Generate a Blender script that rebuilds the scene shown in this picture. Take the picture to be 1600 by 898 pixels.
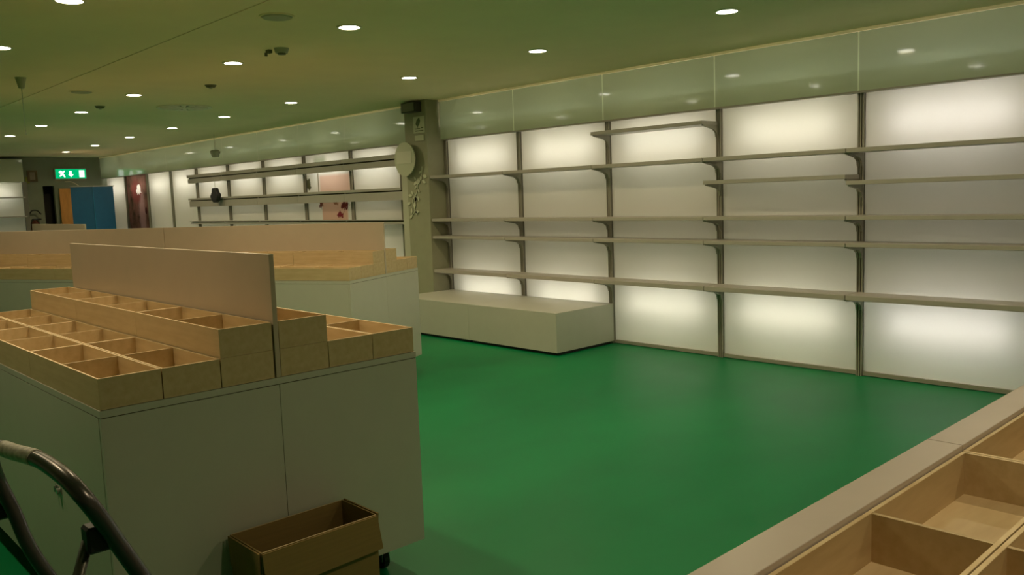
import bpy, bmesh, math, random
from mathutils import Vector, Matrix
for o in list(bpy.data.objects): bpy.data.objects.remove(o, do_unlink=True)
random.seed(7)
S = bpy.context.scene
COL = S.collection

# ------------------------------------------------------------------ camera
YAW, PITCH, ROLL = -0.8182, 0.1091, -0.0363
CAM_H, FPX = 1.5037, 1324.73
fw = Vector((math.sin(YAW)*math.cos(PITCH), math.cos(YAW)*math.cos(PITCH), -math.sin(PITCH)))
rt = Vector((math.cos(YAW), -math.sin(YAW), 0))
up = rt.cross(fw)
c_, s_ = math.cos(ROLL), math.sin(ROLL)
r2 = rt*c_ + up*s_
u2 = up*c_ - rt*s_
cam_d = bpy.data.cameras.new('camera')
cam = bpy.data.objects.new('camera', cam_d); COL.objects.link(cam)
M = Matrix((r2, u2, -fw)).transposed().to_4x4()
M.translation = (0, 0, CAM_H)
cam.matrix_world = M
cam_d.sensor_width = 36.0; cam_d.sensor_fit = 'HORIZONTAL'
cam_d.lens = 36.0*FPX/1600.0
cam_d.clip_start = 0.05; cam_d.clip_end = 100
S.camera = cam

# ------------------------------------------------------------------ world, exposure
w = bpy.data.worlds.new('world'); S.world = w; w.use_nodes = True
w.node_tree.nodes['Background'].inputs[0].default_value = (0.5, 0.55, 0.4, 1)
w.node_tree.nodes['Background'].inputs[1].default_value = 0.02
S.view_settings.view_transform = 'Standard'
S.view_settings.look = 'None'
S.view_settings.gamma = 1
S.view_settings.use_curve_mapping = False
S.view_settings.exposure = 0.0
LAMP_W = 9.6
LAMP_COL = (1.0, 0.80, 0.47)
TUBE_E = 16.5
TUBE_COL = (1.0, 0.96, 0.85)

# ------------------------------------------------------------------ materials
def srgb(r, g, b):
    f = lambda c: (c/255/12.92) if c/255 <= .04045 else ((c/255+.055)/1.055)**2.4
    return (f(r), f(g), f(b), 1)
MATS = {}
def mat(name, col, rough=.6, metal=0.0, spec=.5, var=0.0, scale=(3, 3, 3), nscale=4.0, bump=0.0, emit=None, es=0, col2=None, coat=0.0):
    if name in MATS: return MATS[name]
    m = bpy.data.materials.new(name); m.use_nodes = True
    nt = m.node_tree; b = nt.nodes['Principled BSDF']
    b.inputs['Base Color'].default_value = col
    b.inputs['Roughness'].default_value = rough
    b.inputs['Metallic'].default_value = metal
    b.inputs['Specular IOR Level'].default_value = spec
    if coat: b.inputs['Coat Weight'].default_value = coat; b.inputs['Coat Roughness'].default_value = .08
    if emit: b.inputs['Emission Color'].default_value = emit; b.inputs['Emission Strength'].default_value = es
    if var or col2:
        tc = nt.nodes.new('ShaderNodeTexCoord'); mp = nt.nodes.new('ShaderNodeMapping')
        mp.inputs['Scale'].default_value = scale
        nz = nt.nodes.new('ShaderNodeTexNoise'); nz.inputs['Scale'].default_value = nscale; nz.inputs['Detail'].default_value = 5
        rp = nt.nodes.new('ShaderNodeValToRGB')
        a = col2 if col2 else tuple(c*(1-var) for c in col[:3])+(1,)
        rp.color_ramp.elements[0].color = a; rp.color_ramp.elements[0].position = .3
        rp.color_ramp.elements[1].color = col; rp.color_ramp.elements[1].position = .65
        nt.links.new(tc.outputs['Object'], mp.inputs[0]); nt.links.new(mp.outputs[0], nz.inputs['Vector'])
        nt.links.new(nz.outputs[0], rp.inputs[0]); nt.links.new(rp.outputs[0], b.inputs['Base Color'])
        if bump:
            bp = nt.nodes.new('ShaderNodeBump'); bp.inputs['Strength'].default_value = bump; bp.inputs['Distance'].default_value = .004
            nt.links.new(nz.outputs[0], bp.inputs['Height']); nt.links.new(bp.outputs[0], b.inputs['Normal'])
    MATS[name] = m
    return m

def mat_panel(name, col=(.80, .78, .70, 1), build=None, gloss=False):
    """backlit acrylic: passes on the light of the tubes behind it"""
    if name in MATS: return MATS[name]
    m = bpy.data.materials.new(name); m.use_nodes = True
    nt = m.node_tree; nt.nodes.clear()
    out = nt.nodes.new('ShaderNodeOutputMaterial')
    d = nt.nodes.new('ShaderNodeBsdfDiffuse'); t = nt.nodes.new('ShaderNodeBsdfTranslucent'); g = nt.nodes.new('ShaderNodeBsdfGlossy')
    g.inputs['Roughness'].default_value = .25; g.inputs['Color'].default_value = (.6, .6, .6, 1)
    d.inputs[0].default_value = col; t.inputs[0].default_value = col
    if build:
        src = build(nt)
        nt.links.new(src, d.inputs[0]); nt.links.new(src, t.inputs[0])
    m1 = nt.nodes.new('ShaderNodeMixShader'); m1.inputs[0].default_value = .55
    nt.links.new(d.outputs[0], m1.inputs[1]); nt.links.new(t.outputs[0], m1.inputs[2])
    m2 = nt.nodes.new('ShaderNodeMixShader'); m2.inputs[0].default_value = .04
    nt.links.new(m1.outputs[0], m2.inputs[1]); nt.links.new(g.outputs[0], m2.inputs[2])
    if gloss:
        g.inputs['Roughness'].default_value = .06; g.inputs['Color'].default_value = (1, 1, 1, 1)
        m1.inputs[0].default_value = .50
        fr = nt.nodes.new('ShaderNodeFresnel'); fr.inputs[0].default_value = 1.5
        nt.links.new(fr.outputs[0], m2.inputs[0])
    nt.links.new(m2.outputs[0], out.inputs[0])
    MATS[name] = m
    return m

def mat_emit(name, col, s):
    if name in MATS: return MATS[name]
    m = bpy.data.materials.new(name); m.use_nodes = True
    nt = m.node_tree; nt.nodes.clear()
    out = nt.nodes.new('ShaderNodeOutputMaterial'); e = nt.nodes.new('ShaderNodeEmission')
    e.inputs[0].default_value = col; e.inputs[1].default_value = s
    nt.links.new(e.outputs[0], out.inputs[0]); MATS[name] = m
    return m

FLOOR = mat('green_floor', (.003, .205, .064, 1), rough=.42, spec=.17, col2=(.002, .15, .048, 1), scale=(1, .6, 1), nscale=1.3, bump=.02)
CEIL = mat('ceiling_paint', (.90, .78, .53, 1), rough=.9, spec=.1, var=.05, nscale=.7)
WALL = mat('wall_paint', (.50, .50, .38, 1), rough=.8, var=.05, nscale=2)
WALL2 = mat('back_wall_paint', (.30, .33, .24, 1), rough=.8, var=.08, nscale=2)
PILLAR = mat('pillar_paint', (.33, .33, .22, 1), rough=.6, var=.06, nscale=3)
BOXW = mat('light_box_white', (.70, .69, .62, 1), rough=.9)
HEADER = mat('header_back_painted_glass', (.66, .68, .52, 1), rough=.07, spec=.6, var=.03, nscale=1)
JOINT = mat('pale_glass_edge', (.72, .82, .62, 1), rough=.3)
METAL = mat('taupe_metal', (.36, .34, .28, 1), rough=.45, metal=.25)
METALD = mat('dark_slot_metal', (.19, .18, .145, 1), rough=.5)
SHELF = mat('shelf_lacquer', (.42, .39, .34, 1), rough=.4, var=.04)
LAM = mat('white_laminate', (.50, .50, .425, 1), rough=.42, var=.03, nscale=3)
LAMR = mat('rim_laminate', (.55, .48, .44, 1), rough=.35, var=.04, nscale=3)
LAMB = mat('beige_laminate', (.50, .41, .31, 1), rough=.32, var=.04, nscale=3)
PLY = mat('pale_plywood', (.58, .44, .25, 1), rough=.5, col2=(.50, .365, .195, 1), scale=(2.2, 14, 14), nscale=3)
PLYE = mat('plywood_edge', (.82, .66, .42, 1), rough=.55, col2=(.66, .48, .26, 1), scale=(4, 4, 120), nscale=3)
PLYT = mat('plywood_base', (.68, .52, .31, 1), rough=.5, col2=(.60, .44, .25, 1), scale=(2.2, 12, 12), nscale=3)
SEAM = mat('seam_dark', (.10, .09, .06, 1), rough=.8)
TUBE = mat_emit('fluorescent_glow', TUBE_COL+(1,), TUBE_E)
TUBEC = mat_emit('cool_fluorescent_glow', (1.0, .955, .96, 1), TUBE_E)
PANEL = mat_panel('opal_panel')
HGLASS = mat_panel('header_tinted_glass', (.56, .65, .475, 1), gloss=True)
JOINTP = mat_panel('bright_glass_joint', (.88, 1.0, .78, 1))
COVE = mat_panel('cove_strip', (.95, .90, .62, 1))
LENS = mat_emit('lamp_lens', (1, .95, .82, 1), 22)
RING = mat('lamp_ring', (.78, .72, .52, 1), rough=.4)
BLACK = mat('black_rubber', (.012, .012, .012, 1), rough=.5)
DARKP = mat('dark_plastic_and_doorway_gloom', (.03, .026, .018, 1), rough=.45)
CHROME = mat('satin_metal', (.5, .5, .48, 1), rough=.3, metal=.9)
CARD = mat('cardboard', (.25, .165, .05, 1), rough=.85, var=.1, scale=(1, 1, 30), nscale=4)
CARDE = mat('cardboard_edge', (.50, .38, .22, 1), rough=.9)
LADM = mat('ladder_tube_paint', (.11, .10, .10, 1), rough=.28, metal=.7)
LADD = mat('ladder_brace', (.08, .08, .06, 1), rough=.4, metal=.4)
STICK = mat('sticker_paper', (.70, .66, .56, 1), rough=.5, col2=(.40, .36, .30, 1), scale=(40, 40, 40), nscale=2)

# ------------------------------------------------------------------ builders
def link(o, parent=None):
    COL.objects.link(o)
    if parent is not None: o.parent = parent
    return o
def add_box(bm, x0, x1, y0, y1, z0, z1, mi=0):
    v = [bm.verts.new(p) for p in ((x0,y0,z0),(x1,y0,z0),(x1,y1,z0),(x0,y1,z0),(x0,y0,z1),(x1,y0,z1),(x1,y1,z1),(x0,y1,z1))]
    fs = [bm.faces.new([v[i] for i in f]) for f in ((0,3,2,1),(4,5,6,7),(0,1,5,4),(1,2,6,5),(2,3,7,6),(3,0,4,7))]
    for f in fs: f.material_index = mi
    return v
def add_prism(bm, poly, a0, a1, axis, mi=0):
    """extrude a 2D polygon along an axis; poly = (u,v) in the two other axes in order"""
    def P(a, u, v): return {'x': (a, u, v), 'y': (u, a, v), 'z': (u, v, a)}[axis]
    A = [bm.verts.new(P(a0, *q)) for q in poly]; B = [bm.verts.new(P(a1, *q)) for q in poly]
    n = len(poly); fs = [bm.faces.new(A), bm.faces.new(B[::-1])]
    for i in range(n): fs.append(bm.faces.new((A[i], B[i], B[(i+1) % n], A[(i+1) % n])))
    for f in fs: f.material_index = mi
def add_cyl(bm, c, r, h, axis='z', n=20, r1=None, mi=0):
    r1 = r if r1 is None else r1
    A, B = [], []
    for i in range(n):
        a = 2*math.pi*i/n; p, q = math.cos(a), math.sin(a)
        for L, rr, t in ((A, r, 0), (B, r1, h)):
            d = {'z': (p*rr, q*rr, t), 'x': (t, p*rr, q*rr), 'y': (p*rr, t, q*rr)}[axis]
            L.append(bm.verts.new((c[0]+d[0], c[1]+d[1], c[2]+d[2])))
    fs = [bm.faces.new(A), bm.faces.new(B)]
    for i in range(n): fs.append(bm.faces.new((A[i], A[(i+1) % n], B[(i+1) % n], B[i])))
    for f in fs: f.material_index = mi
def add_ring(bm, c, r0, r1, h, n=28, mi=0):
    L = []
    for rr, t in ((r0, 0), (r1, 0), (r1, h), (r0, h)):
        L.append([bm.verts.new((c[0]+rr*math.cos(2*math.pi*i/n), c[1]+rr*math.sin(2*math.pi*i/n), c[2]+t)) for i in range(n)])
    for k in range(4):
        for i in range(n):
            f = bm.faces.new((L[k][i], L[k][(i+1) % n], L[(k+1) % 4][(i+1) % n], L[(k+1) % 4][i])); f.material_index = mi
def add_tube(bm, pts, r, n=12, mi=0, flat=1.0):
    pts = [Vector(p) for p in pts]; rings = []; ref = Vector((0, 0, 1))
    for _ in range(6 if len(pts) > 60 else 0): pts = [pts[0]] + [(pts[i-1]+pts[i]*2+pts[i+1])/4 for i in range(1, len(pts)-1)] + [pts[-1]]
    A_ = None
    for i, p in enumerate(pts):
        t = (pts[min(i+1, len(pts)-1)] - pts[max(i-1, 0)]).normalized()
        if A_ is None:
            a = t.cross(ref)
            if a.length < .1: a = t.cross(Vector((1, 0, 0)))
        else: a = A_ - t*A_.dot(t)
        a.normalize(); A_ = a; b = t.cross(a).normalized()
        rings.append([bm.verts.new(p + a*math.cos(2*math.pi*k/n)*r + b*math.sin(2*math.pi*k/n)*r*flat) for k in range(n)])
    for A, B in zip(rings, rings[1:]):
        for k in range(n):
            f = bm.faces.new((A[k], A[(k+1) % n], B[(k+1) % n], B[k])); f.material_index = mi; f.smooth = True
    bm.faces.new(rings[0]); bm.faces.new(rings[-1][::-1])
def spline(pts, sub=8):
    pts = [Vector(p) for p in pts]; out = []
    P = [pts[0]*2-pts[1]] + pts + [pts[-1]*2-pts[-2]]
    for i in range(1, len(P)-2):
        a, b, c, d = P[i-1:i+3]
        for k in range(sub):
            t = k/sub
            out.append(.5*((2*b)+(c-a)*t+(2*a-5*b+4*c-d)*t*t+(3*b-a-3*c+d)*t**3))
    out.append(pts[-1]); return out
def finish(name, bm, mats, parent=None, bevel=0, smooth=False):
    bmesh.ops.recalc_face_normals(bm, faces=bm.faces)
    if bevel:
        bmesh.ops.bevel(bm, geom=[e for e in bm.edges], offset=bevel, segments=1, affect='EDGES', clamp_overlap=True)
    me = bpy.data.meshes.new(name); bm.to_mesh(me); bm.free()
    for m in (mats if isinstance(mats, (list, tuple)) else [mats]): me.materials.append(m)
    if smooth:
        for p in me.polygons: p.use_smooth = True
    return link(bpy.data.objects.new(name, me), parent)
def boxpart(name, boxes, m, parent=None, bevel=0):
    bm = bmesh.new()
    for b in boxes: add_box(bm, *b)
    return finish(name, bm, m, parent, bevel)
def tag(o, label, cat, group=None):
    o['label'] = label; o['category'] = cat
    if group: o['group'] = group
    return o
def thing(name, label, cat, loc, group=None, rz=0):
    o = bpy.data.objects.new(name, None); o.empty_display_size = .1
    link(o); o.location = loc; o.rotation_euler = (0, 0, rz)
    return tag(o, label, cat, group)
def struct(o):
    o['kind'] = 'structure'; return o
def copy_tree(o, parent=None):
    c = o.copy(); COL.objects.link(c); c.parent = parent
    for ch in list(o.children): copy_tree(ch, c)
    return c
ORD = ['first', 'second', 'third', 'fourth', 'fifth', 'sixth', 'seventh', 'eighth', 'ninth', 'tenth']

# ------------------------------------------------------------------ room shell
D = 6.4228; ZC = 2.6356; ZH = 2.188; XB = -19.87; XF = 2.4; YL = -3.0; YBK = 6.72
struct(boxpart('floor', [(XB-.1, XF+.1, YL-.1, YBK+.1, -.1, 0)], FLOOR))
bm = bmesh.new()
add_box(bm, XB-.1, XF+.1, YL-.1, 2.395, ZC, ZC+.06); add_box(bm, XB-.1, XF+.1, 2.405, YBK+.1, ZC, ZC+.06)
struct(finish('ceiling', bm, CEIL))
bm = bmesh.new(); add_box(bm, XB-.1, XF+.1, 2.3951, 2.4049, ZC+.012, ZC+.058)
struct(finish('trim_1', bm, SEAM))
struct(boxpart('wall_right', [(XB-.1, XF+.1, YBK, YBK+.08, 0, ZC)], BOXW))
struct(boxpart('wall_left', [(XB-.1, XF+.1, YL-.08, YL, 0, ZC)], WALL))
struct(boxpart('wall_front', [(XF, XF+.08, YL, YBK, 0, ZC)], WALL))
# back wall with the dark doorway left open (px 68-88)
DY0, DY1, DZ = 5.165, 5.385, 2.035
struct(boxpart('wall_back', [(XB-.1, XB, YL, DY0, 0, ZC), (XB-.1, XB, DY1, YBK, 0, ZC), (XB-.1, XB, DY0, DY1, DZ, ZC)], WALL2))
struct(boxpart('doorway_gloom_lining', [(XB-.6, XB-.5, DY0-.3, DY1+.3, 0, DZ+.2), (XB-.5, XB-.1, DY0-.3, DY0-.28, 0, DZ+.2), (XB-.5, XB-.1, DY1+.28, DY1+.3, 0, DZ+.2), (XB-.5, XB-.1, DY0-.3, DY1+.3, DZ+.1, DZ+.2)], DARKP))  # near-black lining: the doorway's darkness is put into its colour
# light box lid and white ceiling trim along the shelf wall
bm = bmesh.new()
for a, b in ((XB, -8.36), (-7.92, XF)):
    bm.faces.new([bm.verts.new(p) for p in ((a, 6.335, 2.613), (b, 6.335, 2.613), (b, 6.335, ZC), (a, 6.335, ZC))])
struct(finish('trim_2', bm, COVE))
# pillar
struct(boxpart('wall_pillar', [(-8.35, -7.93, 6.155, 6.70, 0, ZC)], PILLAR))
struct(boxpart('wall_pillar_side', [(-8.62, -8.352, 6.27, 6.40, 0, 2.165)], WALL))

# ------------------------------------------------------------------ backlit bays along the wall
U = [-7.9129+1.25*k for k in range(7)]
LU = [-19.80, -18.60, -17.378, -16.18, -15.02, -13.746, -12.49, -11.223, -9.972, -8.81]
def poster_brown(nt):
    tc = nt.nodes.new('ShaderNodeTexCoord')
    sp = nt.nodes.new('ShaderNodeSeparateXYZ'); nt.links.new(tc.outputs['Object'], sp.inputs[0])
    n = nt.nodes.new('ShaderNodeTexNoise'); n.inputs['Scale'].default_value = 2.6; n.inputs['Detail'].default_value = 6
    nt.links.new(tc.outputs['Object'], n.inputs['Vector'])
    r = nt.nodes.new('ShaderNodeValToRGB'); e = r.color_ramp.elements
    e[0].position = .35; e[0].color = (.045, .035, .02, 1); e[1].position = .62; e[1].color = (.26, .13, .10, 1)
    nt.links.new(n.outputs[0], r.inputs[0])
    def blob(px, pz, sx, sz, base, col, edge=.2, wob=.5):
        mx = nt.nodes.new('ShaderNodeVectorMath'); mx.operation = 'SUBTRACT'; mx.inputs[1].default_value = (px, 0, pz)
        nt.links.new(tc.outputs['Object'], mx.inputs[0])
        ml = nt.nodes.new('ShaderNodeVectorMath'); ml.operation = 'MULTIPLY'; ml.inputs[1].default_value = (1/sx, 0, 1/sz)
        nt.links.new(mx.outputs[0], ml.inputs[0])
        le = nt.nodes.new('ShaderNodeVectorMath'); le.operation = 'LENGTH'; nt.links.new(ml.outputs[0], le.inputs[0])
        n2 = nt.nodes.new('ShaderNodeTexNoise'); n2.inputs['Scale'].default_value = 14; n2.inputs['Detail'].default_value = 5; nt.links.new(tc.outputs['Object'], n2.inputs['Vector'])
        ad = nt.nodes.new('ShaderNodeMath'); ad.operation = 'MULTIPLY_ADD'; ad.inputs[1].default_value = wob
        nt.links.new(n2.outputs[0], ad.inputs[0]); nt.links.new(le.outputs['Value'], ad.inputs[2])
        mr = nt.nodes.new('ShaderNodeMapRange'); mr.inputs[1].default_value = 1.0+wob*.5; mr.inputs[2].default_value = 1.0+wob*.5-edge
        nt.links.new(ad.outputs[0], mr.inputs[0])
        mi = nt.nodes.new('ShaderNodeMix'); mi.data_type = 'RGBA'; mi.inputs[7].default_value = col
        nt.links.new(mr.outputs[0], mi.inputs[0]); nt.links.new(base, mi.inputs[6])
        return mi.outputs[2]
    o = blob(.78, 1.35, .22, .62, r.outputs[0], (.42, .26, .24, 1), .5)
    o = blob(.52, 1.85, .34, .30, o, (.20, .06, .05, 1), .4)
    o = blob(.66, 1.88, .12, .10, o, (.95, .90, .86, 1), .15, 2.2)
    o = blob(.99, 1.45, .06, .08, o, (.06, .02, .02, 1), .2)
    return o
def poster_pink(nt):
    tc = nt.nodes.new('ShaderNodeTexCoord')
    base = nt.nodes.new('ShaderNodeRGB'); base.outputs[0].default_value = (.78, .77, .70, 1)
    def box(b, x0, x1, z0, z1, col, ed=.02, wob=0.0):
        sp = nt.nodes.new('ShaderNodeSeparateXYZ'); nt.links.new(tc.outputs['Object'], sp.inputs[0])
        cur = None
        for ch, a, c in (('X', x0, x1), ('Z', z0, z1)):
            s1 = nt.nodes.new('ShaderNodeMapRange'); s1.inputs[1].default_value = a; s1.inputs[2].default_value = a+ed
            s2 = nt.nodes.new('ShaderNodeMapRange'); s2.inputs[1].default_value = c; s2.inputs[2].default_value = c-ed
            nt.links.new(sp.outputs[ch], s1.inputs[0]); nt.links.new(sp.outputs[ch], s2.inputs[0])
            mu = nt.nodes.new('ShaderNodeMath'); mu.operation = 'MULTIPLY'; nt.links.new(s1.outputs[0], mu.inputs[0]); nt.links.new(s2.outputs[0], mu.inputs[1])
            if cur is None: cur = mu
            else:
                m3 = nt.nodes.new('ShaderNodeMath'); m3.operation = 'MULTIPLY'; nt.links.new(cur.outputs[0], m3.inputs[0]); nt.links.new(mu.outputs[0], m3.inputs[1]); cur = m3
        mi = nt.nodes.new('ShaderNodeMix'); mi.data_type = 'RGBA'; mi.inputs[7].default_value = col
        nt.links.new(cur.outputs[0], mi.inputs[0]); nt.links.new(b, mi.inputs[6]); return mi.outputs[2]
    def blob(px, pz, sx, sz, b, col, edge=.3):
        mx = nt.nodes.new('ShaderNodeVectorMath'); mx.operation = 'SUBTRACT'; mx.inputs[1].default_value = (px, 0, pz)
        nt.links.new(tc.outputs['Object'], mx.inputs[0])
        ml = nt.nodes.new('ShaderNodeVectorMath'); ml.operation = 'MULTIPLY'; ml.inputs[1].default_value = (1/sx, 0, 1/sz)
        nt.links.new(mx.outputs[0], ml.inputs[0])
        le = nt.nodes.new('ShaderNodeVectorMath'); le.operation = 'LENGTH'; nt.links.new(ml.outputs[0], le.inputs[0])
        n2 = nt.nodes.new('ShaderNodeTexNoise'); n2.inputs['Scale'].default_value = 16; n2.inputs['Detail'].default_value = 4; nt.links.new(tc.outputs['Object'], n2.inputs['Vector'])
        ad = nt.nodes.new('ShaderNodeMath'); ad.operation = 'MULTIPLY_ADD'; ad.inputs[1].default_value = 2.2
        nt.links.new(n2.outputs[0], ad.inputs[0]); nt.links.new(le.outputs['Value'], ad.inputs[2])
        mr = nt.nodes.new('ShaderNodeMapRange'); mr.inputs[1].default_value = 2.0; mr.inputs[2].default_value = 2.0-edge
        nt.links.new(ad.outputs[0], mr.inputs[0])
        mi = nt.nodes.new('ShaderNodeMix'); mi.data_type = 'RGBA'; mi.inputs[7].default_value = col
        nt.links.new(mr.outputs[0], mi.inputs[0]); nt.links.new(b, mi.inputs[6]); return mi.outputs[2]
    o = box(base.outputs[0], .20, .62, 1.90, 2.20, (.42, .45, .34, 1), .1)
    o = box(o, .36, 1.22, 1.55, 1.90, (.74, .52, .42, 1), .05)
    o = box(o, .40, 1.10, 1.0, 1.55, (.70, .46, .34, 1), .03)
    o = blob(.06, 1.76, .09, .12, o, (.10, .10, .05, 1))
    o = box(o, .32, .37, 1.60, 1.92, (.28, .24, .15, 1), .02)
    o = blob(.40, 1.47, .07, .07, o, (.16, .06, .04, 1))
    o = blob(1.02, 1.44, .12, .10, o, (.14, .03, .025, 1))
    o = blob(.88, 1.31, .09, .06, o, (.22, .03, .04, 1))
    o = blob(.78, 1.49, .10, .05, o, (.30, .14, .07, 1))
    return o
def bay(x0, x1, label, group, pmat=PANEL, poster=None, tube=TUBE):
    t = thing('backlit_bay', label, 'light panel', (x0, D, 0), group)
    W = x1-x0
    bm = bmesh.new()
    v = [bm.verts.new(p) for p in ((.024, .012, .035), (W-.024, .012, .035), (W-.024, .012, 2.195), (.024, .012, 2.195))]
    bm.faces.new(v[::-1])
    pn = finish('panel', bm, pmat, t)
    if poster: pn['label'] = poster
    boxpart('bottom_rail', [(.026, W-.026, -.01, .03, 0.006, .036)], METAL, t)
    for z in (1.955, .43):
        bm = bmesh.new(); add_cyl(bm, (W/2-.43, .175, z), .013, .86, 'x', 10)
        finish('light_tube', bm, tube, t)
    boxpart('back_board', [(.026, W-.026, .27, .285, .01, 2.19)], BOXW, t)
    return t
where = lambda k: ['nearest the pillar', 'second from the pillar', 'third from the pillar', 'fourth from the pillar', 'fifth from the pillar', 'sixth from the pillar'][k]
for k in range(6):
    bay(U[k], U[k+1], 'tall backlit white wall bay, %s on the right wall' % where(k), 'backlit bays behind the wall shelves', tube=TUBEC if k > 3 else TUBE)
LW = ['by the back wall corner', None, 'just right of the dark flower poster', 'left of the first fascia shelf', 'fifth from the pillar on its far side', 'fourth from the pillar on its far side', 'third from the pillar on its far side', None, 'just left of the pillar']
for k in range(9):
    if k == 1:
        bay(LU[k], LU[k+1], 'tall backlit poster bay in dark brown with pale blossoms near back corner', 'far backlit bays', mat_panel('poster_brown', build=poster_brown), 'dark brown print with pale blossoms')
    elif k == 7:
        bay(LU[k], LU[k+1], 'backlit bay with pink and white flower print behind the fascia shelves', 'far backlit bays', mat_panel('poster_pink', build=poster_pink), 'pink and white print with dark red flowers')
    else:
        bay(LU[k], LU[k+1], 'far backlit white wall bay, %s' % LW[k], 'far backlit bays')
# uprights
def upright(x, label, group, wd=.047):
    t = thing('slotted_upright', label, 'upright', (x, D, 0), group)
    boxpart('channel', [(-wd/2, wd/2, -.008, .02, .0, 2.19)], METALD, t)
    boxpart('rail', [(-wd/2, -wd/2+.010, -.022, -.008, .0, 2.19), (-.005, .005, -.022, -.008, 0, 2.19), (wd/2-.010, wd/2, -.022, -.008, .0, 2.19)], METAL, t)
for k in range(6):
    upright(U[k], 'grey slotted shelf upright, %s on the right wall' % ['touching the pillar', 'second from the pillar', 'third from the pillar by the plinth', 'fourth from the pillar', 'fifth from the pillar', 'sixth from the pillar, outside the frame'][k], 'shelf uprights on the right wall')
for k in range(1, 10):
    upright(LU[k], 'grey slotted wall upright beyond the pillar, %s from the back wall' % ORD[k-1], 'far shelf uprights', .05)
# header glass panels
YH = 6.345
def header(x0, x1, label, group, strip=True):
    t = thing('header_panel', label, 'wall panel', (x0, YH, 0), group)
    W = x1-x0
    bm = bmesh.new(); x_ = .012 if strip else .003; v = [bm.verts.new(p) for p in ((x_, 0, 2.181), (W-.001, 0, 2.181), (W-.001, 0, 2.612), (x_, 0, 2.612))]; bm.faces.new(v)
    finish('glass', bm, HGLASS, t)
    boxpart('lower_edge', [(.001, W-.001, .002, .07, 2.168, 2.181)], METAL, t)
    if strip:
        bm = bmesh.new(); bm.faces.new([bm.verts.new(p) for p in ((.001, -.001, 2.181), (.0115, -.001, 2.181), (.0115, -.001, 2.608), (.001, -.001, 2.608))])
        finish('joint_strip', bm, JOINTP, t)
for k in range(6):
    header(U[k], U[k+1], 'glossy green-white glass header panel above the %s bay from the pillar' % ORD[k], 'header panels on the right wall', k > 0)
header(LU[0]-.06, LU[1], 'far glossy header panel above the back wall corner bay', 'far header panels', False)
for k in range(1, 8):
    header(LU[k], LU[k+1], 'far glossy header panel, %s from the back wall corner' % ORD[k], 'far header panels', False)
header(LU[8], -8.352, 'far glossy header panel touching the left side of the pillar', 'far header panels', False)

# ------------------------------------------------------------------ wall shelves
BR = [(0, 0), (-.215, 0), (-.215, -.010), (-.06, -.035), (-.022, -.06), (-.012, -.10), (0, -.10)]
def shelf(k, z, label, group, t=.032):
    s = thing('wall_shelf', label, 'shelf', (U[k], D-.022, z), group)
    W = 1.25
    boxpart('board', [(.003, W-.003, -.243, -.004, -t/2, t/2)], SHELF, s, .002)
    for x in (.013, W-.013):
        bm = bmesh.new(); add_prism(bm, [(y, zz-t/2) for y, zz in BR], x-.009, x+.009, 'x')
        finish('bracket', bm, METAL, s)
    return s
LV = [('lowest long shelf', .640, .038), ('second lowest shelf', 1.037, .030), ('middle shelf', 1.240, .030), ('upper shelf', 1.738, .032)]
for k in range(6):
    for nm, z, th in LV:
        shelf(k, z, 'thin grey-beige %s in the %s bay from the pillar' % (nm, ORD[k]), 'long wall shelves', th)
shelf(2, 2.05, 'short highest shelf alone near the top of the third bay', 'extra wall shelves')
shelf(3, 1.545, 'extra shelf below the upper shelf in the fourth bay from the pillar', 'extra wall shelves')
shelf(4, 1.500, 'extra shelf hung slightly lower in the fifth bay from the pillar', 'extra wall shelves')
shelf(5, 1.500, 'extra shelf in the sixth bay, outside the frame', 'extra wall shelves')

# fascia shelves beyond the pillar
FX = LU[4:]
for k in range(5):
    x0, x1 = FX[k]-(.06 if k == 0 else 0), (FX[k+1] if k < 4 else -8.63)
    W = x1-x0
    for nm, zt, zs, zb in (('top', 2.052, 1.995, 1.905), ('middle', 1.640, 1.603, 1.486), ('lower', 1.240, 1.228, 1.184)):
        t = thing('fascia_shelf', '%s boxed grey shelf, %s from the far end of the shelving beyond the pillar' % (nm, ORD[k]), 'shelf', (x0, D-.022, 0), 'boxed shelves beyond the pillar')
        boxpart('board', [(.003, W-.003, -.14, -.002, zs+.005, zt)], SHELF, t)
        boxpart('fascia', [(.003, W-.003, -.12, -.10, zb, zs-.012)], SHELF, t)
        boxpart('side_cheek', [(.003, .018, -.10, -.002, zb, zs+.005)], METAL, t)
        boxpart('side_cheek', [(W-.018, W-.003, -.10, -.002, zb, zs+.005)], METAL, t)
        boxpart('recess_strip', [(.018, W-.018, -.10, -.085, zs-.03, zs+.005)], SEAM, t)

# ------------------------------------------------------------------ low plinths under the shelves
for x0, x1, lab in ((-6.62, -5.37, 'low white laminate plinth at the right end, against the lit wall'), (-7.87, -6.62, 'low white laminate plinth partly hidden behind the far table')):
    t = thing('display_plinth', lab, 'plinth', (x0, 5.57, 0), 'low plinths by the wall')
    W = x1-x0; dp = 6.385-5.57
    boxpart('kick_base', [(.03, W-.03, .04, dp-.02, 0, .035)], BLACK, t)
    boxpart('front_panel', [(.0015, W-.0015, 0, .018, .03, .382)], LAM, t)
    boxpart('side_panel', [(.0015, .02, .018, dp, .03, .382)], LAM, t)
    boxpart('side_panel', [(W-.02, W-.0015, .018, dp, .03, .382)], LAM, t)
    boxpart('top_board', [(.0015, W-.0015, 0, dp, .382, .401)], LAM, t, .001)

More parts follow.
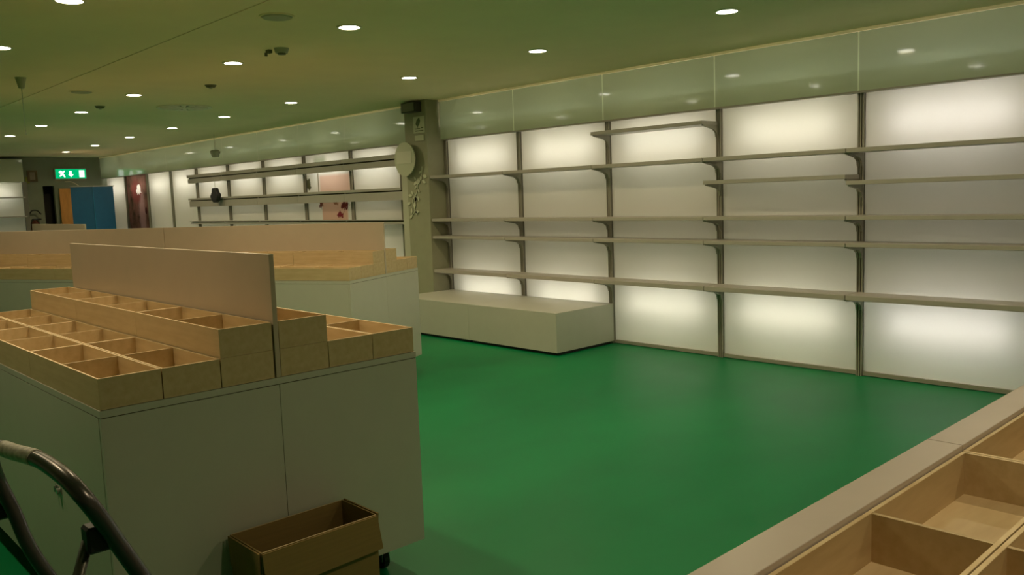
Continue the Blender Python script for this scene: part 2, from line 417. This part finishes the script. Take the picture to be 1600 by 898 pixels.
# ------------------------------------------------------------------ trays
def tray_proto(name, L, Wd, Hh, th=.007, parts=2):
    t = bpy.data.objects.new(name, None); link(t); t.empty_display_size = .1
    g = .0008
    boxpart('base_board', [(th, L-th, th, Wd-th, .004, .010)], PLYT, t)
    boxpart('side_board', [(g, L-g, g, th, 0, Hh)], PLY, t)
    boxpart('side_board', [(g, L-g, Wd-th, Wd-g, 0, Hh)], PLY, t)
    boxpart('end_board', [(g, th, th, Wd-th, 0, Hh)], PLY, t)
    boxpart('end_board', [(L-th, L-g, th, Wd-th, 0, Hh)], PLY, t)
    for i in range(1, parts):
        boxpart('partition', [(L*i/parts-th/2, L*i/parts+th/2, th, Wd-th, .010, Hh-.001)], PLY, t)
    boxpart('top_edge', [(g+.0005, L-g-.0005, g+.0005, th-.0005, Hh-.0005, Hh+.0006), (g+.0005, L-g-.0005, Wd-th+.0005, Wd-g-.0005, Hh-.0005, Hh+.0006),
                         (g+.0005, th, th, Wd-th, Hh-.0005, Hh+.0006), (L-th, L-g-.0005, th, Wd-th, Hh-.0005, Hh+.0006)], PLYE, t)
    return t
protos = {}
used = set()
def place_tray(key, dims, loc, rz, label, group):
    if key not in protos: protos[key] = tray_proto('display_tray', *dims); o = protos[key]
    else: o = copy_tree(protos[key])
    o.location = loc; o.rotation_euler = (0, 0, rz); tag(o, label, 'tray', group); return o

# ------------------------------------------------------------------ gondola tables
def gondola(name, label, loc, rz, L, Wd, ztop, zdiv, group, lock=False, dg=.06):
    """local x runs along the table from its near end (0) to -L; local y across"""
    t = thing(name, label, 'display table', loc, group, rz)
    zb = .125; h = Wd/2
    for s in (0, 1):
        boxpart('end_panel', [(-.018, 0, h*s+.001, h*s+h-.001, zb, ztop-.006)], LAM, t)
        boxpart('end_panel', [(-L, -L+.018, h*s+.001, h*s+h-.001, zb, ztop-.006)], LAM, t)
    for y in (0, Wd-.018):
        boxpart('side_panel', [(-L+.018, -.018, y, y+.018, zb, ztop-.006)], LAM, t)
    boxpart('deck', [(-L, 0, 0, Wd, ztop-.003, ztop+.019)], LAM, t)
    boxpart('deck_joint', [(-L+.002, -.002, .002, Wd-.002, ztop-.006, ztop-.003)], SEAM, t)
    boxpart('divider', [(-L+dg, .0, h-.009, h+.009, ztop+.02, zdiv)], LAMB, t, .0008)
    boxpart('bottom_board', [(-L+.02, -.02, .02, Wd-.02, zb+.005, zb+.022)], SEAM, t)
    for x in (-.14, -L+.14):
        for y in (.12, Wd-.12):
            bm = bmesh.new(); add_cyl(bm, (x, y-.012, .04), .040, .024, 'y', 18)
            c = finish('caster', bm, BLACK, t)
            bm = bmesh.new(); add_box(bm, x-.018, x+.03, y-.018, y-.014, .035, zb); add_box(bm, x-.018, x+.03, y+.014, y+.018, .035, zb); add_box(bm, x-.03, x+.04, y-.03, y+.03, zb-.012, zb+.004)
            finish('caster_fork', bm, CHROME, c)
    if lock:
        bm = bmesh.new(); add_box(bm, -.555, -.49, -.004, .0, .520, .545); add_cyl(bm, (-.505, -.014, .532), .010, .012, 'y', 14); add_box(bm, -.545, -.535, -.012, -.002, .522, .543)
        finish('lock', bm, CHROME, t)['label'] = 'small metal lock plate'
    return t
NT = (-2.695, .797)
g1 = gondola('display_table', 'near white display table on casters with stepped plywood trays and middle board', (NT[0], NT[1], 0), 0, 2.285, 1.19, .878, 1.330, 'gondola display tables', True)
h0 = .097
rows = [(0, 0, 'outermost left lower row'), (1, 0, 'second left lower row'), (2, 0, 'hidden left row under the raised trays'), (2, 1, 'raised row left of the middle board'),
        (3, 1, 'raised row right of the middle board'), (3, 0, 'hidden right row under the raised trays'), (4, 0, 'second lower row from the right edge'), (5, 0, 'outermost right lower row')]
dist = ['near end', 'middle', 'far end']
for i, lvl, nm in rows:
    y = NT[1] + i*.1935 + (.0235 if i > 2 else 0) + .002
    for j in range(3):
        jx = random.uniform(-.003, .003) if (i > 3) else 0
        z = .8985 + lvl*.0985
        if i == 5 and j == 0: z += .0
        place_tray('near', (.76, .1915, h0), (NT[0]-.001-(j+1)*.7605+jx, y, z), 0,
                   '%s plywood tray in the near table\'s %s' % (dist[j], nm), 'plywood trays on the near table')

# far gondolas, turned about 25 degrees
A = math.radians(25.2)
FT = Vector((-5.505, 3.475, 0)); du = Vector((-math.cos(A), -math.sin(A), 0)); dv = Vector((-math.sin(A), math.cos(A), 0))
WF = 1.10
far_labels = ['far display table turned at an angle behind the near table', 'second far table continuing the angled row at left edge']
for n in range(2):
    o = FT + du*(n*2.29)
    # local x axis must point along -du
    gondola('display_table', far_labels[n], o, A, 2.285, WF, .878, 1.318, 'gondola display tables', dg=.002)
    for i, lvl, nm in rows:
        if n == 1 and i > 3: continue
        yy = i*.1788 + (.0235 if i > 2 else 0) + .002
        for j in range(3):
            if lvl == 0 and i in (2, 3) and j > 0: continue
            xx = (j+1)*.7605+.001
            p = o + du*xx + dv*yy
            rz = A
            jig = 0
            place_tray('far', (.76, .1768, h0), (p.x, p.y, .8985+lvl*.0985), rz,
                       '%s tray, %s, %s' % (dist[j].replace(' end', '-end'), nm, ['angled far table', 'second angled table'][n]), 'plywood trays on the far tables')
g3 = gondola('display_table', 'distant display table, only its pale top board showing at far left', (-12.55, 3.30, 0), 0, 2.7, .9, .878, 1.31, 'gondola display tables')

# ------------------------------------------------------------------ foreground counter at right
CX0, CX1 = -.782, -.145
zc0 = .878
for n, (y0, y1, lab) in enumerate(((.97, 2.093, 'white-rimmed counter unit in the lower right foreground with recessed trays'), (2.097, 3.22, 'white-rimmed counter unit further along at the right edge'))):
    t = thing('display_counter', lab, 'counter', (CX0, y0, 0), 'foreground counter units')
    W = CX1-CX0; L = y1-y0
    boxpart('front_panel', [(.004, .02, .004, L, .08, zc0-.02)], LAM, t)
    boxpart('back_panel', [(W-.02, W-.004, .0, L, .08, zc0-.02)], LAM, t)
    boxpart('inner_deck', [(.02, W-.02, 0, L, .74, .755)], LAM, t)
    boxpart('rim', [(0, .080, 0, L, zc0-.02, zc0)], LAMR, t, .001)
    boxpart('rim', [(W-.08, W, 0, L, zc0-.02, zc0)], LAMR, t, .001)
    if n == 0: boxpart('end_rim', [(.08, W-.08, 0, .08, zc0-.02, zc0)], LAMR, t)
    else: boxpart('end_rim', [(.08, W-.08, L-.08, L, zc0-.02, zc0)], LAMR, t)
    boxpart('end_panel', [(.02, W-.02, 0, .016, .08, zc0-.022)] if n == 0 else [(.02, W-.02, L-.016, L, .08, zc0-.022)], LAM, t)
    boxpart('kick_base', [(.05, W-.05, .04, L-.04, 0, .08)], BLACK, t)
TW = .236
for r in range(2):
    for j in range(2):
        y0 = 1.083 + j*1.005
        x0 = -.7005 + r*(TW+.001)
        # local x along world Y: rotate +90deg, local y -> -X
        place_tray('counter', (1.003, TW, .108, .010, 2), (x0+TW, y0, .757), math.pi/2,
                   'large plywood counter tray %s, %s' % (['next to the rim', 'one row in from the rim'][r], ['nearer the camera', 'farther along'][j]), 'counter trays')

# ------------------------------------------------------------------ cardboard box
t = thing('cardboard_box', 'open brown cardboard box on the floor at the end of the near table', 'box', (-2.665, 1.16, 0))
bw, bl, bh = .225, .435, .405
boxpart('wall', [(0, .005, 0, bl, 0, bh)], CARD, t); boxpart('wall', [(bw-.005, bw, 0, bl, 0, bh)], CARD, t)
boxpart('wall', [(.005, bw-.005, 0, .005, 0, bh)], CARD, t); boxpart('wall', [(.005, bw-.005, bl-.005, bl, 0, bh+.002)], CARD, t)
boxpart('bottom', [(.005, bw-.005, .005, bl-.005, 0, .006)], CARD, t)
boxpart('rim_edge', [(.0005, .0045, .001, bl-.001, bh, bh+.0015), (bw-.0045, bw-.0005, .001, bl-.001, bh, bh+.0015)], CARDE, t)
bm = bmesh.new()
P = [(bw+.001, .0, bh-.002), (bw+.001, bl, bh-.002), (bw+.022, bl+.004, bh-.115), (bw+.024, .0, bh-.125)]
A1 = [bm.verts.new(p) for p in P]; B1 = [bm.verts.new((p[0]+.004, p[1], p[2])) for p in P]
bm.faces.new(A1); bm.faces.new(B1[::-1])
for i in range(4): bm.faces.new((A1[i], B1[i], B1[(i+1) % 4], A1[(i+1) % 4]))
finish('front_flap', bm, CARD, t)
bm = bmesh.new(); add_prism(bm, [(.004, bh), (bw-.004, bh), (bw-.012, bh-.10), (.012, bh-.10)], -.010, -.004, 'y'); finish('side_flap', bm, CARD, t)
bm = bmesh.new(); add_prism(bm, [(.004, bh+.004), (bw-.002, bh+.004), (bw-.012, bh-.10), (.012, bh-.10)], bl+.004, bl+.010, 'y'); finish('side_flap', bm, CARD, t)

# ------------------------------------------------------------------ step ladder
t = thing('step_ladder', 'grey tubular step ladder with rounded hoop handle at the lower left corner', 'ladder', (-1.5, .5, 0))
off = Vector((-1.5, .5, 0))
pts = [(-1.288, .86, .03), (-1.288, .64, .49), (-1.288, .418, .954), (-1.287, .387, 1.019), (-1.279, .364, 1.066), (-1.282, .347, 1.098), (-1.318, .337, 1.119), (-1.419, .330, 1.127),
       (-1.54, .322, 1.117), (-1.65, .318, 1.105), (-1.72, .322, 1.075), (-1.752, .335, 1.02), (-1.748, .356, .95), (-1.738, .396, .82), (-1.735, .60, .42), (-1.735, .78, .03)]
bm = bmesh.new(); add_tube(bm, [p-off for p in spline(pts, 9)], .0125, 14)
finish('hoop_rail', bm, LADM, t)
sp = spline(pts, 12); seg = [p-off for p in sp if p.z > 1.09 and -1.60 < p.x < -1.432]
bm = bmesh.new(); add_tube(bm, seg, .0133, 14); finish('sticker', bm, STICK, t)['label'] = 'pale printed label wrapped round the hoop'
for x, lab in ((-1.315, 'near'), (-1.80, 'far')):
    bm = bmesh.new(); add_tube(bm, [Vector(p)-off for p in ((x, .362 if lab == 'near' else .335, 1.035 if lab == 'near' else .945), (x, .02, .03))], .013, 10, flat=.6)
    finish('rear_leg', bm, LADD, t)
for bx in ((-1.322, -1.290, .350, .392, 1.005, 1.045), (-1.815, -1.765, .328, .352, .938, .972)):
    bm = bmesh.new(); add_box(bm, bx[0]-off.x, bx[1]-off.x, bx[2]-off.y, bx[3]-off.y, bx[4], bx[5]); finish('pivot_bracket', bm, BLACK, t, .004)
for yy, z in ((.60, .54), (.73, .27)):
    boxpart('tread', [(-1.72+1.5, -1.30+1.5, yy-.10-.5, yy+.04-.5, z-.012, z+.012)], LADM, t, .003)
for p in ((-1.288, .865), (-1.735, .785), (-1.315, .015), (-1.80, .015)):
    bm = bmesh.new(); add_cyl(bm, (p[0]-off.x, p[1]-off.y, 0), .022, .04, 'z', 14, .018); finish('rubber_foot', bm, BLACK, t)

# ------------------------------------------------------------------ ceiling lamps
def lamp(x, y, label):
    t = thing('ceiling_downlight', label, 'ceiling light', (x, y, ZC), 'round ceiling downlights')
    bm = bmesh.new(); add_ring(bm, (0, 0, -.007), .068, .084, .007, 28); finish('trim_ring', bm, RING, t)
    bm = bmesh.new(); add_cyl(bm, (0, 0, -.004), .068, .003, 'z', 28); finish('lens', bm, LENS, t)
    ld = bpy.data.lights.get('downlight_beam')
    if not ld:
        ld = bpy.data.lights.new('downlight_beam', 'AREA'); ld.shape = 'DISK'; ld.size = .12; ld.energy = LAMP_W; ld.color = LAMP_COL; ld.spread = math.radians(165)
    lo = bpy.data.objects.new('lamp_beam', ld); link(lo, t); lo.location = (0, 0, -.012)
RA = [(-3.131, 4.93), (-4.867, 4.93), (-6.579, 4.93), (-8.84, 4.94), (-10.59, 4.95), (-12.39, 4.99), (-14.13, 5.0), (-16.1, 5.09), (-17.94, 5.13)]
RB = [(-3.131, 3.18), (-4.868, 3.18), (-6.576, 3.18), (-8.887, 3.22), (-10.687, 3.26), (-12.526, 3.31), (-14.318, 3.35)]
RC = [(-5.058, 1.533), (-6.73, 1.564)]
for i, (x, y) in enumerate(RA): lamp(x, y, 'glowing round downlight, %s from the right in the row nearest the shelf wall' % ORD[i])
for i, (x, y) in enumerate(RB): lamp(x, y, 'glowing round downlight, %s in the middle ceiling row counted from nearest' % ORD[i])
lamp(*RC[0], 'glowing round downlight cut by the top edge of the picture')
lamp(*RC[1], 'glowing round downlight cut by the left edge of the picture')
for x, y, lab in ((-10.6, 1.6, 'round downlight out of frame to the left, farther back'), (-8.9, 1.6, 'round downlight out of frame to the left, nearer'), (-1.4, 4.93, 'round downlight just out of frame above the right counter'),
                  (-3.25, 1.53, 'added round fill downlight, unseen, above the near table'), (0.0, 3.18, 'added round fill downlight, unseen, for the far half of the counter'), (0.0, 1.45, 'added round fill downlight, unseen, for the near half of the counter'),  # these three are added, unseen, to brighten the near table and counter
                  (-5.06, .28, 'added round fill downlight, unseen on the left, above the aisle'), (-3.3, .28, 'added round fill downlight, unseen on the left, above the step ladder')): lamp(x, y, lab)  # both added, unseen, placed to light the near table's middle board

# ceiling fittings
GREY = mat('ceiling_fitting', (.40, .40, .28, 1), rough=.6)
DGREY = mat('ceiling_fitting_dark', (.12, .12, .06, 1), rough=.6)
t = thing('ceiling_diffuser', 'round swirl air diffuser in the ceiling between two rows of downlights', 'air vent', (-9.76, 4.09, ZC))
bm = bmesh.new(); add_ring(bm, (0, 0, -.012), .26, .30, .012, 36); finish('frame', bm, RING, t)
bm = bmesh.new(); add_cyl(bm, (0, 0, -.003), .26, .002, 'z', 36); finish('back_plate', bm, DGREY, t)
for i in range(16):
    a = 2*math.pi*i/16
    bm = bmesh.new(); pr = [(.07, -.008), (.25, -.034), (.25, .022), (.07, .008)]
    add_prism(bm, [(p*math.cos(a)-q*math.sin(a), p*math.sin(a)+q*math.cos(a)) for p, q in pr], -.014, -.006, 'z'); finish('vane', bm, RING, t)
bm = bmesh.new(); add_cyl(bm, (0, 0, -.018), .07, .012, 'z', 20); finish('hub', bm, RING, t)
for x, y, lab in ((-4.83, 2.64, 'flat round ceiling speaker grille near the top of the picture'), (-8.86, 2.72, 'small flat round ceiling speaker grille farther back')):
    t = thing('ceiling_speaker', lab, 'ceiling speaker', (x, y, ZC), 'ceiling speakers')
    bm = bmesh.new(); add_cyl(bm, (0, 0, -.012), .085, .012, 'z', 28, .095); finish('grille', bm, GREY, t)
    bm = bmesh.new(); add_ring(bm, (0, 0, -.006), .096, .108, .006, 28); finish('ring', bm, CEIL, t)
t = thing('smoke_detector', 'nearest ceiling detector with a side clip, beside the middle lamp row', 'detector', (-5.80, 3.19, ZC))
bm = bmesh.new(); add_cyl(bm, (0, 0, -.035), .045, .035, 'z', 20, .055); finish('body', bm, GREY, t)
bm = bmesh.new(); add_cyl(bm, (0, 0, -.045), .03, .010, 'z', 20); finish('sensor', bm, DGREY, t)
bm = bmesh.new(); add_box(bm, -.13, -.085, -.06, -.03, -.025, 0); add_box(bm, -.13, -.12, -.07, -.05, -.045, -.02); finish('clip', bm, DGREY, t)
for x, y, lab in ((-7.89, 3.575, 'small dark ceiling detector above the middle of the far table'), (-10.02, 3.255, 'tiny dark ceiling detector farther back by the middle lamp row')):
    t = thing('smoke_detector', lab, 'detector', (x, y, ZC))
    bm = bmesh.new(); add_cyl(bm, (0, 0, -.022), .038, .022, 'z', 20, .055); finish('body', bm, DGREY, t)
    bm = bmesh.new(); add_cyl(bm, (0, 0, -.032), .015, .010, 'z', 14); finish('sensor', bm, GREY, t)
t = thing('pendant_rose', 'empty funnel-shaped ceiling rose with a thin hanging wire at upper left', 'pendant', (-8.15, 2.03, ZC))
bm = bmesh.new(); add_cyl(bm, (0, 0, -.09), .022, .09, 'z', 18, .044); finish('funnel', bm, GREY, t)
bm = bmesh.new(); add_cyl(bm, (0, 0, -.46), .003, .37, 'z', 6); finish('wire', bm, GREY, t)
bm = bmesh.new(); add_cyl(bm, (0, 0, -.48), .006, .02, 'z', 8); finish('hook', bm, GREY, t)

# ------------------------------------------------------------------ pillar fittings
t = thing('wall_speaker', 'dark box speaker high on the pillar front', 'speaker', (-8.14, 6.155, 2.50))
boxpart('cabinet', [(-.135, .135, -.10, 0, 0, .115)], DARKP, t, .004)
boxpart('grille', [(-.12, .12, -.106, -.10, .01, .105)], METALD, t)
PAPER = mat('paper_sign', (.56, .58, .42, 1), rough=.6)
LEAFD = mat('sign_print_dark', (.13, .16, .08, 1), rough=.7)
t = thing('paper_sign', 'small pale sign with a dark leaf symbol below the speaker on the pillar', 'sign', (-8.07, 6.155, 2.26))
boxpart('sheet', [(-.10, .11, -.006, 0, 0, .19)], PAPER, t)
bm = bmesh.new(); add_prism(bm, [(-.05, .11), (-.03, .15), (.02, .18), (.035, .14), (.02, .10), (-.005, .08), (-.012, .05), (-.02, .08), (-.045, .09)], -.008, -.006, 'y'); finish('leaf_symbol', bm, LEAFD, t)
boxpart('text_line', [(-.06, .03, -.008, -.006, .045, .055), (.05, .09, -.008, -.006, .05, .065), (-.06, .09, -.008, -.006, .02, .03)], LEAFD, t)
t = thing('paper_notice', 'blank pale card under the leaf sign on the pillar', 'sign', (-8.07, 6.155, 2.165))
boxpart('sheet', [(-.09, .10, -.006, 0, 0, .075)], PILLAR, t)
boxpart('card', [(-.08, .09, -.008, -.006, .006, .069)], PAPER, t)
DISC = mat('frosted_disc', (.50, .52, .38, 1), rough=.3)
t = thing('round_sign', 'pale frosted round sign mounted on the pillar at left of the shelves', 'sign', (-8.24, 6.06, 1.965))
bm = bmesh.new(); add_cyl(bm, (-.015, 0, 0), .20, .012, 'y', 40); finish('disc', bm, DISC, t)
boxpart('band', [(-.17, .13, -.004, 0, -.05, .09)], mat('frosted_band', (.58, .58, .45, 1), rough=.4), t)
bm = bmesh.new(); add_cyl(bm, (0.05, .012, 0), .02, .085, 'y', 12); finish('standoff', bm, CHROME, t)
VINE = mat('pale_vine', (.56, .57, .42, 1), rough=.5)
t = thing('vine_decal', 'pale climbing vine decoration on the pillar front below the round sign', 'decoration', (-8.16, 6.15, 1.25))
stem = spline([(-.16, 0, .02), (-.06, 0, .10), (-.09, 0, .22), (.0, 0, .32), (.03, 0, .44), (.10, 0, .52), (.12, 0, .62)], 6)
bm = bmesh.new(); add_tube(bm, stem, .006, 6); finish('stem', bm, VINE, t)
random.seed(3)
for i in range(22):
    p = stem[int(2+i*(len(stem)-4)/22)]
    a = random.uniform(0, 6.28); L = random.uniform(.05, .09)
    sp_ = random.uniform(0, .05)
    q = [(0, 0), (.35*L, .22*L), (.7*L, .2*L), (L, 0), (.7*L, -.2*L), (.35*L, -.22*L)]
    bm = bmesh.new(); add_prism(bm, [(p.x+sp_*math.cos(a)+u*math.cos(a)-v*math.sin(a), p.z+sp_*math.sin(a)+u*math.sin(a)+v*math.cos(a)) for u, v in q], -.006, -.003, 'y'); finish('leaf', bm, VINE, t)

# hanging things before the far shelves
t = thing('hanging_lantern', 'small clear lantern on a thin wire before the far shelves', 'pendant', (-13.30, 6.02, 2.27))
GLASSY = mat('smoky_glass', (.30, .30, .22, 1), rough=.2)
bm = bmesh.new(); add_cyl(bm, (0, 0, 0), .05, .09, 'z', 14, .085); add_cyl(bm, (0, 0, .09), .085, .03, 'z', 14, .05); finish('globe', bm, GLASSY, t)
bm = bmesh.new(); add_cyl(bm, (0, 0, .12), .003, ZC-2.27-.12, 'z', 6); finish('wire', bm, GREY, t)
t = thing('hanging_ornament', 'black faceted ornament hanging before the far shelves', 'ornament', (-13.80, 6.20, 1.683))
bm = bmesh.new(); add_prism(bm, [(-.02-.04, .11), (.05, .11), (.085, .05), (.155, -.005), (.09, -.11), (.03, -.135), (-.06, -.13), (-.155, -.03), (-.08, .04)], -.035, .035, 'y'); finish('body', bm, BLACK, t, .01)
bm = bmesh.new(); add_cyl(bm, (0, 0, .11), .0025, .16, 'z', 6); finish('wire', bm, GREY, t)

# ------------------------------------------------------------------ back wall things
XW = XB
t = thing('exit_sign', 'glowing green emergency exit sign with white pictograms on the back wall', 'exit sign', (XW, 5.72, 2.185))
GEM = mat_emit('exit_green', (.0, .50, .17, 1), 1.0); WEM = mat_emit('exit_white', (.80, 1.0, .85, 1), 1.6)
boxpart('housing', [(0.002, .07, -.315, .315, -.012, .215)], DISC, t)
boxpart('green_face', [(.07, .074, -.30, .30, 0, .20)], GEM, t)
bm = bmesh.new()
add_prism(bm, [(-.235, .15), (-.20, .17), (-.16, .15), (-.125, .17), (-.115, .15), (-.15, .115), (-.13, .08), (-.11, .03), (-.14, .03), (-.165, .075), (-.21, .04), (-.235, .05), (-.195, .10), (-.235, .12)], .074, .077, 'x')
finish('running_figure', bm, WEM, t)
bm = bmesh.new(); add_prism(bm, [(-.03, .16), (.02, .16), (.02, .09), (.055, .09), (.0, .03), (-.055, .09), (-.03, .09)], .074, .077, 'x'); finish('arrow', bm, WEM, t)
boxpart('door_symbol', [(.074, .077, .165, .27, .025, .175)], WEM, t)
t = thing('framed_notice', 'small framed notice left of the exit sign on the back wall', 'sign', (XW, 4.98, 2.13))
boxpart('frame', [(.002, .03, -.09, .10, 0, .235)], mat('notice_frame', (.13, .08, .03, 1)), t)
boxpart('sheet', [(.03, .033, -.045, .055, .04, .20)], mat('notice_sheet', (.34, .27, .20, 1)), t)
boxpart('yellow_sticker', [(.002, .02, -.13, -.05, -.03, .10)], mat('sticker_yellow', (.30, .32, .05, 1)), t)
# orange board / door leaf and blue cabinet
ORANGE = mat('orange_wood', (.70, .32, .07, 1), rough=.5, col2=(.55, .24, .05, 1), scale=(6, 6, 1), nscale=3)
BLUE = mat('blue_paint', (.002, .11, .26, 1), rough=.5, var=.1)
t = thing('door_leaf', 'orange wooden door leaf standing open beside the dark doorway', 'door', (-19.6, 5.395, 0))
boxpart('leaf', [(0, .045, 0, .46, .01, 1.97)], ORANGE, t)
boxpart('handle', [(.045, .08, .05, .16, 1.0, 1.02)], CHROME, t)
t = thing('blue_cabinet', 'tall dark blue cabinet with two faces at the far corner of the room', 'cabinet', (-17.6, 5.02, 0))
bm = bmesh.new()
add_prism(bm, [(0, .03), (.10, .40), (.02, .80), (-.7, .84), (-.7, .28)], .0, 1.945, 'z'); finish('body', bm, BLUE, t)
bm = bmesh.new(); add_prism(bm, [(.0, .03), (.12, .40), (.02, .82), (-.7, .84), (-.7, .28)], 1.945, 1.965, 'z'); finish('top', bm, SHELF, t)
boxpart('corner_edge', [(.10, .112, .395, .407, .02, 1.944)], mat('blue_edge', (.01, .18, .36, 1), rough=.4), t)
t = thing('curved_cable', 'thin white cable curving on the wall under the exit sign', 'cable', (XW, 5.68, 2.05))
bm = bmesh.new(); add_tube(bm, spline([(.02, -.08, .07), (.02, .03, .07), (.02, .12, .03), (.02, .20, -.03)], 6), .010, 6); finish('cord', bm, RING, t)
# extinguisher
t = thing('fire_extinguisher', 'dark fire extinguisher with looped hose on the back wall left of the doorway', 'extinguisher', (XW+.12, 4.93, .85))
bm = bmesh.new(); add_cyl(bm, (0, 0, 0), .085, .42, 'z', 18); add_cyl(bm, (0, 0, .42), .085, .06, 'z', 18, .03); finish('cylinder', bm, mat('extinguisher_red', (.10, .03, .015, 1), rough=.4), t, smooth=False)
bm = bmesh.new(); add_tube(bm, spline([(.03, -.06, .35), (.04, -.13, .50), (.04, -.07, .66), (.03, .04, .68), (.03, .12, .60)], 6), .014, 8); finish('hose', bm, BLACK, t)
bm = bmesh.new(); add_box(bm, -.10, .02, -.03, .12, .48, .51); finish('valve_handle', bm, BLACK, t)
# left back display
t = thing('backlit_display', 'backlit shelving display on the back wall at the left edge', 'display', (XW+.25, 3.3, 0))
bm = bmesh.new(); v = [bm.verts.new(p) for p in ((0, .02, .05), (0, 1.42, .05), (0, 1.42, 2.10), (0, .02, 2.10))]; bm.faces.new(v); finish('panel', bm, PANEL, t)
boxpart('casing', [(-.24, .0, -.02, 0, 0, 2.58), (-.24, 0, 1.44, 1.46, 0, 2.58), (-.24, 0, 0, 1.44, 2.12, 2.14)], WALL, t)
boxpart('header', [(0, .02, -.02, 1.46, 2.12, 2.58)], HEADER, t)
boxpart('post', [(0, .05, 1.42, 1.50, 0, 2.12)], METALD, t)
boxpart('shelf', [(.0, .20, .0, 1.42, 1.795, 1.82)], SHELF, t); boxpart('shelf', [(.0, .20, .0, 1.42, 1.405, 1.43)], SHELF, t)
for z in (1.9, .5):
    bm = bmesh.new(); add_cyl(bm, (-.16, .15, z), .013, 1.1, 'y', 10); finish('light_tube', bm, TUBE, t)
